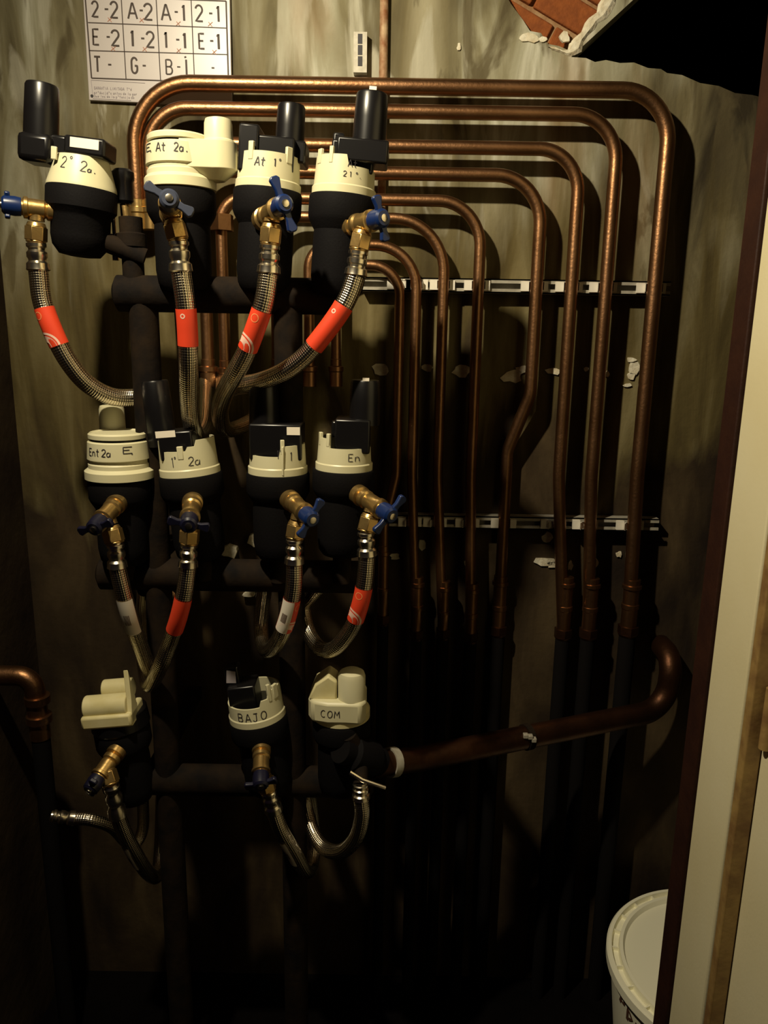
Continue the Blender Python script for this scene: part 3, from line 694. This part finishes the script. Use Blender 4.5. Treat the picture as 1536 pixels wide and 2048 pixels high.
# M6
o, s = meter(381, 946, 'castellated cream water meter holding black box, middle row second from left', -5, foot=mz[1])
cap, pr = castle(o, s, R0*.94, .040, [(0,.008,.009)], rim=[(-66,-58,.056),(-58,-50,.048),(30,75,.055),(75,130,.055),(-130,-66,.050),(14,30,.046)], taper=.96)
head(o, [('register_head', (-.034,-.034,.026), (.018,.02,.070))])
cyl(o, -.041, .012, .045, .146, .0215, 'black', 'radio_cylinder')
l = MB(); l.box((-.036,-.0346,.062),(-.006,-.0342,.072)); l.build('sticker', M['whitelabel'], o)
surf(o, lambda mb, fn: (write(mb, '1', -.016, .017, .005, .015, .001, .0011, fn), write(mb, 'o', -.011, .022, .004, .011, .001, .0009, fn), write(mb, '2a', .010, .018, .008, .013, .001, .0011, fn, .1)), pr, 'ink')
# M7
o, s = meter(556, 944, 'castellated cream water meter with seam and black head, middle row third from left', 0, foot=mz[1])
cap, pr = castle(o, s, R0*.93, .046, [(18,.010,.006)], rim=[(-180,-150,.046),(-70,10,.030)], taper=.95)
sm = MB(); sm.box((.012,-R0*.935,.002),(.015,-R0*.80,.046)); sm.build('seam_rib', M['cream'], cap, bevel=.0008)
head(o, [('register_head', (-.040,-.026,.022), (.040,.03,.078))])
l = MB(); l.box((.018,-.0268,.062),(.038,-.0262,.074)); l.build('sticker', M['whitelabel'], o)
cyl(o, -.020, .004, .07, .136, .0225, 'black', 'radio_cylinder')
surf(o, lambda mb, fn: (write(mb, '1', .004, .028, .005, .013, .001, .0011, fn), write(mb, 'o', .009, .031, .004, .010, .001, .0009, fn), write(mb, '1', .023, .024, .005, .013, .001, .0011, fn)), pr, 'ink')
# M8
o, s = meter(688, 937, 'castellated cream water meter with black cylinder, rightmost of middle row', 1, foot=mz[1])
cap, pr = castle(o, s, R0*.90, .050, [(-68,.008,.008),(-36,.008,.006)], rim=[(-30,100,.036)], taper=.92)
head(o, [('register_head', (-.014,-.030,.028), (.040,.028,.080)), ('module_neck', (-.02,-.012,.05), (-.008,.01,.075))])
cyl(o, .030, .002, .07, .138, .0225, 'black', 'radio_cylinder', True)
surf(o, lambda mb, fn: write(mb, 'En', .008, .018, .008, .011, .002, .0011, fn), pr, 'ink')
# M9 stepped cream blocks, with a tall thin fin
o, s = meter(243, 1452, 'water meter with stepped cream block cover, lower row at left', -6, foot=mz[2], R=R0*.93)
c = MB(); c.lathe([(R0*.95,0),(R0*1.0,.004),(R0*.96,.030),(R0*.9,.031)], None, 40); cap = c.build('collar', M['black'], o)
pts = [(-.046,0),(.038,0),(.038,.030),(-.046,.030)]
b = MB(); b.box((-.045,-.050,.022),(.038,.016,.044)); bk = b.build('block', M['cream_dirty'], o, bevel=.004)
b = MB(); b.lathe([(.019,-.042),(.019,.030)], Matrix.Translation((0,-.026,.052)) @ Matrix.Rotation(pi/2,4,'Y'), 28); b.build('battery_housing', M['cream_dirty'], o, bevel=.002)
b = MB(); b.lathe([(.016,-.020),(.016,.030)], Matrix.Translation((0,.004,.068)) @ Matrix.Rotation(pi/2,4,'Y'), 28); b.build('rear_housing', M['cream_dirty'], o, bevel=.002)
b = MB(); b.prism([(-.046,.022),(-.010,.022),(-.014,.060),(-.026,.112),(-.034,.062)], .008, Matrix.Translation((.030,0,0)) @ Matrix(((0,0,1,0),(1,0,0,0),(0,1,0,0),(0,0,0,1)))); b.build('fin', M['cream_dirty'], o, bevel=.001)
# M10
o, s = meter(516, 1431, 'cream water meter with broken rim marked BAJO, lower row centre', -8, foot=mz[2])
cap, pr = castle(o, s, R0*.96, .050, [(46,.018,.006),(64,.012,.012)], rim=[(-90,22,.034),(22,40,.044),(40,90,.056)], taper=.97)
head(o, [('register_head', (-.038,-.026,.020), (.008,.022,.066)), ('module_neck', (-.042,-.01,.05), (-.018,.016,.095))])
l = MB(); l.prism([(-.040,.070),(-.024,.068),(-.022,.088),(-.036,.092)], .0006, Matrix.Translation((0,-.0104,0)) @ Matrix.Rotation(pi/2,4,'X')); l.build('sticker', M['greyink'], o)
surf(o, lambda mb, fn: (write(mb, 'BAJO', -.024, .013, .009, .014, .004, .0014, fn, .05, .0006)), pr, 'ink')
# M11
o, s = meter(683, 1432, 'cream water meter with moulded cylinder cover marked COM, lower row right', 0, foot=mz[2])
c = MB(); c.lathe([(R0*.90,0),(R0*1.0,.002),(R0*1.0,.016),(R0*.94,.020),(R0*.9,.024)], None, 40); cap = c.build('cap', M['cream_dirty'], o)
pts = [(-.052,.030),(-.053,-.020),(-.046,-.036),(-.020,-.044),(.010,-.044),(.034,-.046),(.042,-.030),(.042,.030)]
b = MB(); b.prism(pts, .038, Matrix.Translation((0,-.006,.010))); b.build('cover', M['cream'], o, bevel=.005)
b = MB(); b.lathe([(.0225,.02),(.0225,.086),(.020,.093),(.015,.096)], Matrix.Translation((.018,-.026,0)), 32); b.build('antenna_cylinder', M['cream'], o)
b = MB(); b.prism([(-.052,.046),(-.006,.046),(-.006,.078),(-.020,.088),(-.042,.072)], .046, Matrix.Translation((0,.012,0)) @ Matrix.Rotation(pi/2,4,'X')); b.build('sloped_block', M['cream_dirty'], o, bevel=.003)
surf(o, lambda mb, fn: None, lambda z: R0, 'ink') if False else None
mb = MB(); write(mb, 'COM', -.032, .023, .0085, .012, .0030, .0012, lambda u, v: Vector((u, -.0506 + max(0, -.020-u)*8/26, v)), .05, .0004)
mb.build('handwriting', M['ink'], o)

# ------------------------------------------------------------------ angle valves with butterfly handles
VG = 'brass angle valves on the meters'
def valve(label, A, B, N, wing=(1, 0, 0), wl=.032, hm='blue', nutr=.0155, dim=1.0):
    """A: end at the meter body, B: handle end of the brass body, N: lower end of the swivel nut"""
    A, B, N = P(*A), P(*B), P(*N)
    o = thing('angle_valve', label, 'valve', N, VG)
    L_ = (B - A).length; Mx = axis_matrix(A, B); r = .0125*dim
    f = MB(); f.lathe([(r*1.25,0),(r*1.25,L_*.16),(r*.85,L_*.20),(r*1.15,L_*.25),(r*1.15,L_*.36),(r*.92,L_*.40),(r*1.05,L_*.44),(r*1.05,L_*.78),(r*1.2,L_*.80),(r*1.2,L_*.88),(r*.9,L_*.90),(r*.9,L_)], Mx, 28)
    f.build('valve_body', M['brass'], o, world=True)
    J = A.lerp(B, .60); top = N + (J - N).normalized()*.030
    f = MB(); f.tube([J, J.lerp(top, .4), top], [r*.95, r*.82, r*.9], 20); f.build('outlet', M['brass'], o, world=True)
    f = MB(); NM = axis_matrix(N, top); hexnut(f, NM, nutr*dim, .003, .022); f.lathe([(nutr*.86*dim,0),(nutr*.9*dim,.003)], NM, 24); f.lathe([(nutr*.9*dim,.022),(nutr*.75*dim,.028)], NM, 24)
    f.build('nut', M['brass'], o, world=True, bevel=.0008)
    # handle
    ax = (B - A).normalized(); wv = Vector(wing); wv = (wv - ax*wv.dot(ax)).normalized(); nv = ax.cross(wv)
    hb = MB(); hb.lathe([(.0125,-.004),(.0135,.004),(.0125,.018),(.0095,.021)], axis_matrix(B, B+ax), 24)
    hd = hb.build('handle', M[hm], o, world=True)
    for sg in (1, -1):
        Wm = Matrix((wv*sg, nv, ax)).transposed().to_4x4(); Wm = Matrix.Translation(B + ax*.010) @ Wm
        q = MB(); q.prism([(.006,-.0055),(wl*.55,-.0045),(wl*.9,-.0075),(wl,-.004),(wl,.004),(wl*.9,.0075),(wl*.55,.0045),(.006,.0055)], .007, Wm); q.build('wing', M[hm], hd, world=True, bevel=.0015)
    q = MB(); q.lathe([(.005,.020),(.005,.0225),(.003,.023)], axis_matrix(B, B+ax), 12); q.build('screw', M['chrome'], hd, world=True)
    return o
valve('brass tee valve with blue end cap at the far left, by the top row', (128,425,-.375), (36,413,-.40), (72,486,-.39), (0,0,1), .018, 'blue')
valve('brass valve with grey blue butterfly handle facing out, below short cream cylinder', (342,432,-.40), (339,404,-.475), (357,482,-.445), (-.75,0,.40), .034, 'greyblue')
valve('brass valve with upright blue butterfly handle, below third meter of top row', (524,440,-.40), (560,414,-.47), (540,490,-.44), (-.30,-.1,.85), .036, 'blue')
valve('brass valve with blue handle pointing right, below tallest black cylinder', (700,452,-.39), (750,440,-.44), (717,502,-.42), (-.35,.1,.8), .030, 'blue')
valve('tarnished brass valve with dark blue handle pointing down left, at far left of middle row', (236,1004,-.40), (200,1044,-.455), (231,1088,-.44), (-.8,.1,-.3), .030, 'darkblue')
valve('brass valve with dark blue handle pointing straight out, middle row second from left', (386,1000,-.40), (379,1040,-.47), (378,1088,-.44), (-.9,0,.25), .030, 'darkblue')
valve('brass valve with blue handle tilted, middle row third from left', (578,998,-.40), (614,1030,-.46), (589,1078,-.44), (.45,0,.65), .032, 'blue')
valve('brass valve with blue handle spread wide, rightmost of middle row', (715,988,-.40), (768,1022,-.455), (732,1064,-.44), (.5,.1,.5), .034, 'blue')
valve('dull brass valve in the dark at left of lower row', (236,1500,-.40), (194,1560,-.45), (222,1570,-.44), (.3,0,.6), .026, 'darkblue')
valve('dull brass valve in the dark below meter marked BAJO', (523,1496,-.40), (522,1552,-.45), (536,1582,-.43), (.9,0,.2), .026, 'darkblue')

# ------------------------------------------------------------------ braided hoses
HG = 'braided steel hoses'
def hose(label, start, pts, r=.0138, fl=66, band=None, cg=True):
    """start: top of the crimp sleeve (px, py, Y); pts: the hose from the sleeve on"""
    S = P(*start); path = catmull([P(*p) for p in pts], 10)
    o = thing('braided_hose', label, 'hose', S, HG)
    p0 = path[0]; Lf = (p0 - S).length; Mx = axis_matrix(S, p0); a = r/.0138
    f = MB(); f.lathe([(.011*a,-.002),(.0115*a,Lf*.02),(.0138*a,Lf*.06),(.0138*a,Lf*.16),(.0112*a,Lf*.22),(.0112*a,Lf*.28),(.0142*a,Lf*.36),(.0142*a,Lf*.52),(.0122*a,Lf*.60),(.0122*a,Lf*.66),(.0155*a,Lf*.74),(.0160*a,Lf*.90),(.0165*a,Lf*.96),(.0145*a,Lf*1.0)], Mx, 30)
    f.build('crimp_sleeve', M['chrome'], o, world=True)
    rs, tot = resample(path, max(40, int(len(path)*.8)))
    MB().tube(rs, r, 24, uv=True).build('braid', M['braid'], o, world=True)
    if band:
        for bd in band:
            t0, t1, kind = bd[:3]
            n = len(rs); seg = [q for q in resample(path, 400)[0][int(t0*400):int(t1*400)]]
            seg = resample(seg, 18)[0]
            fr = frames(seg); sl = [0]
            for i in range(1, 18): sl.append(sl[-1] + (seg[i]-seg[i-1]).length)
            def mapf(u, v, rr=r*1.06):     # u: angle (deg) round the hose, v: metres along
                k = min(max(v/sl[-1]*17, 0), 16.999); i = int(k); t = k - i
                c = seg[i].lerp(seg[i+1], t); T_, U, W = fr[i]
                view = (CAM_LOC*0 + Vector((0,-1,0))); U2 = (view - T_*view.dot(T_)).normalized(); W2 = T_.cross(U2)
                return c + (U2*cos(radians(u)) + W2*sin(radians(u)))*rr
            lb = MB(); vs = []; nn = 30
            a0, a1 = (bd[3], bd[4]) if len(bd) > 3 else (-180, 180)
            for j in range(18):
                for i in range(nn+1): vs.append(mapf(a0+(a1-a0)*i/nn, sl[j], r*1.045 if kind == 'red' else r*1.055))
            lb.add(vs, [(j*(nn+1)+i, j*(nn+1)+i+1, (j+1)*(nn+1)+i+1, (j+1)*(nn+1)+i) for j in range(17) for i in range(nn)])
            band_o = lb.build('label_band', M['red' if kind == 'red' else 'whitelabel'], o, world=True)
            Lb = sl[-1]; k = 57.3/r
            if kind == 'red':
                off = bd[5] if len(bd) > 5 else 25; style = bd[6] if len(bd) > 6 else 'full'
                if style == 'plain': continue
                q = MB(); e = [(off + cos(radians(x))*.0055*k, Lb*.16 + sin(radians(x))*.0055) for x in range(0, 361, 20)]
                ribbon(q, [(x, y) for x, y in e], .0011, lambda u, v: mapf(u, v), 1)
                # width is measured in mixed units along the ring, so rebuild it as a true annulus
                q = MB(); vs = []; m_ = 24
                for x in range(m_+1):
                    for rr_ in ((.0046, .0058) if style == 'full' else (.0018, .0034)): vs.append(mapf(off + cos(2*pi*x/m_)*rr_*k, Lb*.18 + sin(2*pi*x/m_)*rr_))
                q.add(vs, [(2*x, 2*x+1, 2*x+3, 2*x+2) for x in range(m_)]); q.build('printed_emblem', M['orange_print' if style == 'full' else 'pinkprint'], band_o, world=True)
                if style == 'dot': continue
                for ra, rb, mt in ((.0185,.0215,'pinkprint'), (.0075,.0165,'pinkprint')):
                    q = MB(); vs = []
                    for x in range(m_+1):
                        th = pi*(.95 + 1.1*x/m_)
                        for rr_ in (ra, rb): vs.append(mapf(off + 28 + cos(th)*rr_*k, min(Lb*.97 + sin(th)*rr_, Lb*.995)))
                    q.add(vs, [(2*x, 2*x+1, 2*x+3, 2*x+2) for x in range(m_)]); q.build('printed_arc', M[mt], band_o, world=True)
            else:
                q = MB(); c0 = (a0+a1)/2
                for x in range(5): ribbon(q, [(c0-16+x*8, Lb*.38), (c0-16+x*8, Lb*.66)], 4.5, lambda u, v: mapf(u, v, r*1.075), 3)
                q.build('printed_bars', M['bucketmark'], band_o, world=True)
    return o
def fr_(path_pts, y0, y1):
    """fractions of the hose length at which its picture height passes y0 and y1"""
    path = catmull([P(*p) for p in path_pts], 10); ln = [0]
    for i in range(1, len(path)): ln.append(ln[-1] + (path[i]-path[i-1]).length)
    def py(p):
        v = CAM_ROT.transposed() @ (p - CAM_LOC); return 1024 - FPX*v.y/-v.z
    out = []
    for y in (y0, y1):
        for i, p in enumerate(path):
            if py(p) >= y: out.append(ln[i]/ln[-1]); break
    return out
H1 = [(77,542,-.39),(84,600,-.39),(103,655,-.39),(132,715,-.385),(172,765,-.37),(220,792,-.35),(265,795,-.33),(305,789,-.325),(326,786,-.335)]
hose('left end braided hose of top row, red banded, sweeping right across the wall', (72,484,-.39), H1, band=[(*fr_(H1,612,690),'red',-180,180,30)])
H2 = [(362,545,-.445),(370,600,-.445),(375,660,-.44),(377,730,-.43),(378,800,-.40),(384,850,-.36),(396,872,-.29),(408,850,-.20),(410,800,-.10),(410,765,-.05)]
hose('braided hose hanging straight down with a frayed red band, top row second from left', (357,480,-.445), H2, band=[(*fr_(H2,615,692),'red',-180,180,8,'dot')])
H3 = [(537,548,-.44),(529,600,-.44),(515,645,-.435),(492,705,-.42),(468,750,-.40),(448,788,-.36),(440,830,-.30),(455,860,-.22),(505,840,-.13),(545,800,-.08),(552,768,-.05)]
hose('braided hose leaning left with red and pink band, top row third from left', (540,488,-.44), H3, band=[(*fr_(H3,618,695),'red',-180,180,15)])
H4 = [(711,552,-.42),(700,585,-.42),(682,620,-.42),(650,665,-.415),(610,712,-.405),(565,745,-.39),(520,763,-.365),(486,770,-.34),(462,778,-.28),(450,786,-.20),(446,782,-.11),(446,760,-.05)]
hose('rightmost braided hose of top row, red banded, curving left to centre', (717,500,-.42), H4, band=[(*fr_(H4,612,690),'red',-180,180,30,'dot')])
H5 = [(235,1136,-.44),(247,1185,-.435),(262,1240,-.42),(280,1290,-.39),(300,1340,-.35),(318,1350,-.29),(325,1300,-.23),(330,1250,-.30),(335,1190,-.33)]
hose('braided hose with white barcode tag, leftmost of middle row', (231,1086,-.44), H5, r=.0128, band=[(*fr_(H5,1192,1256),'white',-70,70)])
H6 = [(376,1134,-.44),(370,1180,-.44),(357,1235,-.43),(340,1285,-.41),(322,1330,-.40),(300,1370,-.36),(290,1340,-.29),(285,1270,-.24),(290,1180,-.33)]
hose('braided hose with plain dark red band, middle row second from left', (378,1086,-.44), H6, r=.0128, band=[(*fr_(H6,1195,1258),'red',-180,180,100,'plain')])
H7 = [(589,1128,-.44),(588,1170,-.44),(578,1225,-.43),(560,1275,-.41),(540,1300,-.37),(526,1290,-.32),(522,1240,-.28),(530,1170,-.33)]
hose('braided hose with red band half under white tag, middle row third from left', (589,1076,-.44), H7, r=.0128, band=[(*fr_(H7,1192,1252),'red',-180,180,-62),(*fr_(H7,1193,1254),'white',-28,75)])
H8 = [(734,1112,-.44),(730,1160,-.44),(720,1210,-.435),(702,1258,-.42),(668,1297,-.40),(638,1295,-.37),(616,1262,-.33),(608,1215,-.30),(625,1190,-.32),(640,1170,-.33)]
hose('braided hose in a tight loop with red band, rightmost of middle row', (732,1062,-.44), H8, r=.0128, band=[(*fr_(H8,1172,1235),'red',-180,180,25)])
H9 = [(236,1632,-.43),(252,1672,-.42),(272,1710,-.40),(296,1745,-.36),(315,1750,-.31),(322,1690,-.27),(325,1600,-.30),(326,1570,-.335)]
hose('braided hose with torn paper tag in the dark, lower row left', (222,1568,-.44), H9, r=.0128, band=[(*fr_(H9,1685,1722),'white',0,80)])
H10 = [(548,1622,-.42),(562,1660,-.42),(585,1700,-.40),(608,1740,-.36),(622,1735,-.31),(628,1680,-.27),(620,1600,-.30),(612,1572,-.335)]
hose('braided hose with peeling paper tag in the dark, lower row centre', (536,1580,-.43), H10, r=.0128, band=[(*fr_(H10,1672,1716),'white',0,80)])
H11 = [(722,1596,-.43),(724,1630,-.43),(712,1675,-.42),(684,1702,-.40),(650,1697,-.37),(625,1662,-.34),(611,1610,-.31),(606,1570,-.32)]
hose('braided hose in a U loop at lower right under meter marked COM', (721,1566,-.43), H11, r=.0128)
HL = [(150,1637,-.40),(185,1640,-.40),(225,1655,-.38),(262,1690,-.34),(285,1660,-.32),(285,1580,-.33)]
hose('thin braided hose coming in at far lower left', (104,1632,-.41), HL, r=.0105)

# ------------------------------------------------------------------ remaining fittings
# small drain cock beside the first top-row meter
b0 = P(262,484,-.33)
dv = thing('drain_cock', 'small brass drain cock with black cap beside first top row meter', 'valve', P(255,556,-.33))
ptop = P(247,372,-.33); pm = P(249,408,-.33)
f = MB(); f.lathe([(.010,0),(.0135,.004),(.0135,.030),(.016,.034),(.016,.044),(.012,.048)], axis_matrix(pm, ptop), 22); f.build('cap', M['black'], dv, world=True)
pe = P(258,486,-.33); f = MB(); f.tube([pm, P(254,440,-.33), pe, P(258,545,-.335)], [.007,.0085,.006,.006], 16); f.build('stem', M['brass'], dv, world=True)
f = MB(); f.lathe([(.009,-.010),(.009,.010)], Matrix.Translation(P(254,446,-.33)), 6); f.build('hex', M['brass'], dv, world=True)
sc = thing('bleed_screw', 'tiny steel bleed screw hanging beside the drain cock', 'screw', P(232,521,-.33))
f = MB(); a_ = P(232,521,-.33); f.lathe([(.005,0),(.005,.008),(.0028,.009),(.0028,.03),(.005,.031),(.005,.038),(.003,.039),(.003,.062)], Matrix.Translation(a_), 14); f.build('shank', M['chrome'], sc, world=True)
f = MB(); f.tube([P(232,470,-.33), P(262,470,-.335)], .003, 10); f.build('arm', M['paint'], sc, world=True)
# elbow pipe at lower left
e = thing('elbow_pipe', 'copper elbow pipe coming from left wall, at lower left', 'pipe', P(70,1440,-.20))
pts = [P(-60,1352,-.22), P(66,1352,-.22), P(72,1475,-.22)]
pts[0] = Vector((XL-.01, pts[1].y, pts[1].z)); pts[2] = Vector((pts[1].x+.004, pts[1].y, pts[2].z))
MB().tube(rounded(pts, .03, 10), .0185, 22).build('tube', M['copper'], e, world=True)
for y_ in (1398, 1436):
    c = P(70,y_,-.22); MB().lathe([(.0185,-.008),(.023,-.007),(.023,.007),(.0185,.008)], Matrix.Translation((pts[2].x, pts[2].y, c.z)), 24).build('ring', M['copper'], e, world=True)
MB().lathe([(.017,0),(.017,pts[2].z+.002)], Matrix.Translation((pts[2].x, pts[2].y, 0)), 20).build('shade_sleeve', M['lowshade'], e, world=True)  # added black sleeve to the floor, shade put into its colour
# supply pipe running from the lower valve back along the wall, then up
sp = thing('supply_pipe', 'thick dark copper supply pipe sloping up to the right near the floor', 'pipe', P(1030,1520,-.2))
pts = [P(742,1530,-.36), P(840,1517,-.30), P(1330,1418,-.075), P(1350,1318,-.075)]
pts[3] = Vector((pts[2].x+.005, -.075, pts[3].z)); e4 = Vector((pts[3].x, -.0, pts[3].z+.0))
MB().tube(rounded(pts[:] + [e4], [.1,.06,.04], 10), .0225, 24).build('tube', M['darkcopper'], sp, world=True)
for t_, w_ in ((780, .010), (1036, .012)):
    pass
def on_pipe(t): return pts[1].lerp(pts[2], t)
dirp = (pts[2]-pts[1]).normalized()
c0 = pts[0].lerp(pts[1], .42)
MB().lathe([(.0226,-.007),(.026,-.007),(.026,.007),(.0226,.007)], axis_matrix(c0, c0 + (pts[1]-pts[0])), 24, cap=False).build('clip', M['galv'], sp, world=True)
c1 = on_pipe(.40)
MB().lathe([(.0226,-.006),(.025,-.006),(.025,.006),(.0226,.006)], axis_matrix(c1, c1 + dirp), 24, cap=False).build('clip', M['paint'], sp, world=True)
nb = MB()
for dx, dz in ((-.012,.012),(-.003,.010),(.004,.004)): nb.box((c1.x+dx, c1.y-.029, c1.z+dz), (c1.x+dx+.009, c1.y-.019, c1.z+dz+.008))
nb.build('clip_bolt', M['galv'], sp, world=True, bevel=.001)
bv = thing('stop_valve', 'black stop valve with lever below meter marked COM', 'valve', P(720,1560,-.40))
f = MB(); f.lathe([(.022,-.05),(.022,-.03),(.030,-.026),(.033,0),(.030,.026),(.024,.03),(.024,.046)], axis_matrix(P(722,1512,-.385), P(760,1524,-.36)), 26); f.build('valve_body', M['blackbody'], bv, world=True)
f = MB(); f.tube([P(698,1470,-.40), P(722,1512,-.39)], .013, 18); f.build('inlet', M['paint'], bv, world=True)
f = MB(); f.tube([P(700,1545,-.43), P(724,1560,-.435), P(770,1576,-.43)], .004, 10); f.build('lever', M['chrome'], bv, world=True)
f = MB(); f.tube([P(722,1515,-.40), P(721,1568,-.43)], .012, 18); f.build('outlet', M['paint'], bv, world=True)
# lowest specks: pebble and rubble heap by the wall base
tag(MB().lathe([(.003,0),(.006,.002),(.005,.006),(.002,.007)], Matrix.Translation((0,0,0)), 8).build('pebble', M['stone'], world=True, loc=(0,0,0)), 'single pale pebble on dark floor near wall, right of centre', 'stone').location = (.19, -.05, 0)

# ------------------------------------------------------------------ bucket
def bucket():
    cx, cy, zt, R = .68, -.275, .30, .22
    o = thing('bucket', 'off-white plastic bucket with snapped-on lid on floor behind door post', 'bucket', (cx, cy, 0))
    b = MB(); b.lathe([(R*.80,0),(R*.82,.003),(R*.955,zt-.03),(R*.985,zt-.028),(R*.985,zt-.012),(R*.95,zt-.011)], None, 72); b.build('body', M['bucket'], o)
    l = MB(); l.lathe([(R*.975,zt-.022),(R*1.0,zt-.022),(R*1.0,zt-.004),(R*.985,zt),(R*.955,zt),(R*.945,zt-.012),(R*.895,zt-.012),(R*.885,zt+.002),(R*.855,zt+.002),(R*.835,zt-.007),(R*.80,zt-.008),(R*.01,zt-.008)], None, 96, cap=False); ld = l.build('lid', M['bucket'], o)
    for k in range(26):
        Mx = Matrix.Rotation(2*pi*k/26, 4, 'Z'); q = MB(); q.box((R*.89,-.0012,zt-.013), (R*.95,.0012,zt-.003), Mx); q.build('rib', M['bucket'], ld)
    q = MB(); z0 = zt-.088
    def fn(u, v): 
        a = radians(-178) + u/ (R*.9); r = R*(.955 - .13*(zt-.03-v)/(zt-.03)) + .0008
        return Vector((r*cos(a), r*sin(a), v))
    for st in ([(0,.03),(.012,.045),(.02,.02)], [(.02,.0),(.03,.03),(.04,.03),(.036,.012),(.024,.01)], [(.046,-.02),(.05,.02),(.062,.0),(.05,-.012)], [(.07,-.03),(.074,.006),(.085,-.012),(.07,-.02)]):
        ribbon(q, [(x, z0+.03+y*.8) for x, y in st], .006, fn)
    q.build('smudged_print', M['bucketmark'], o)
bucket()
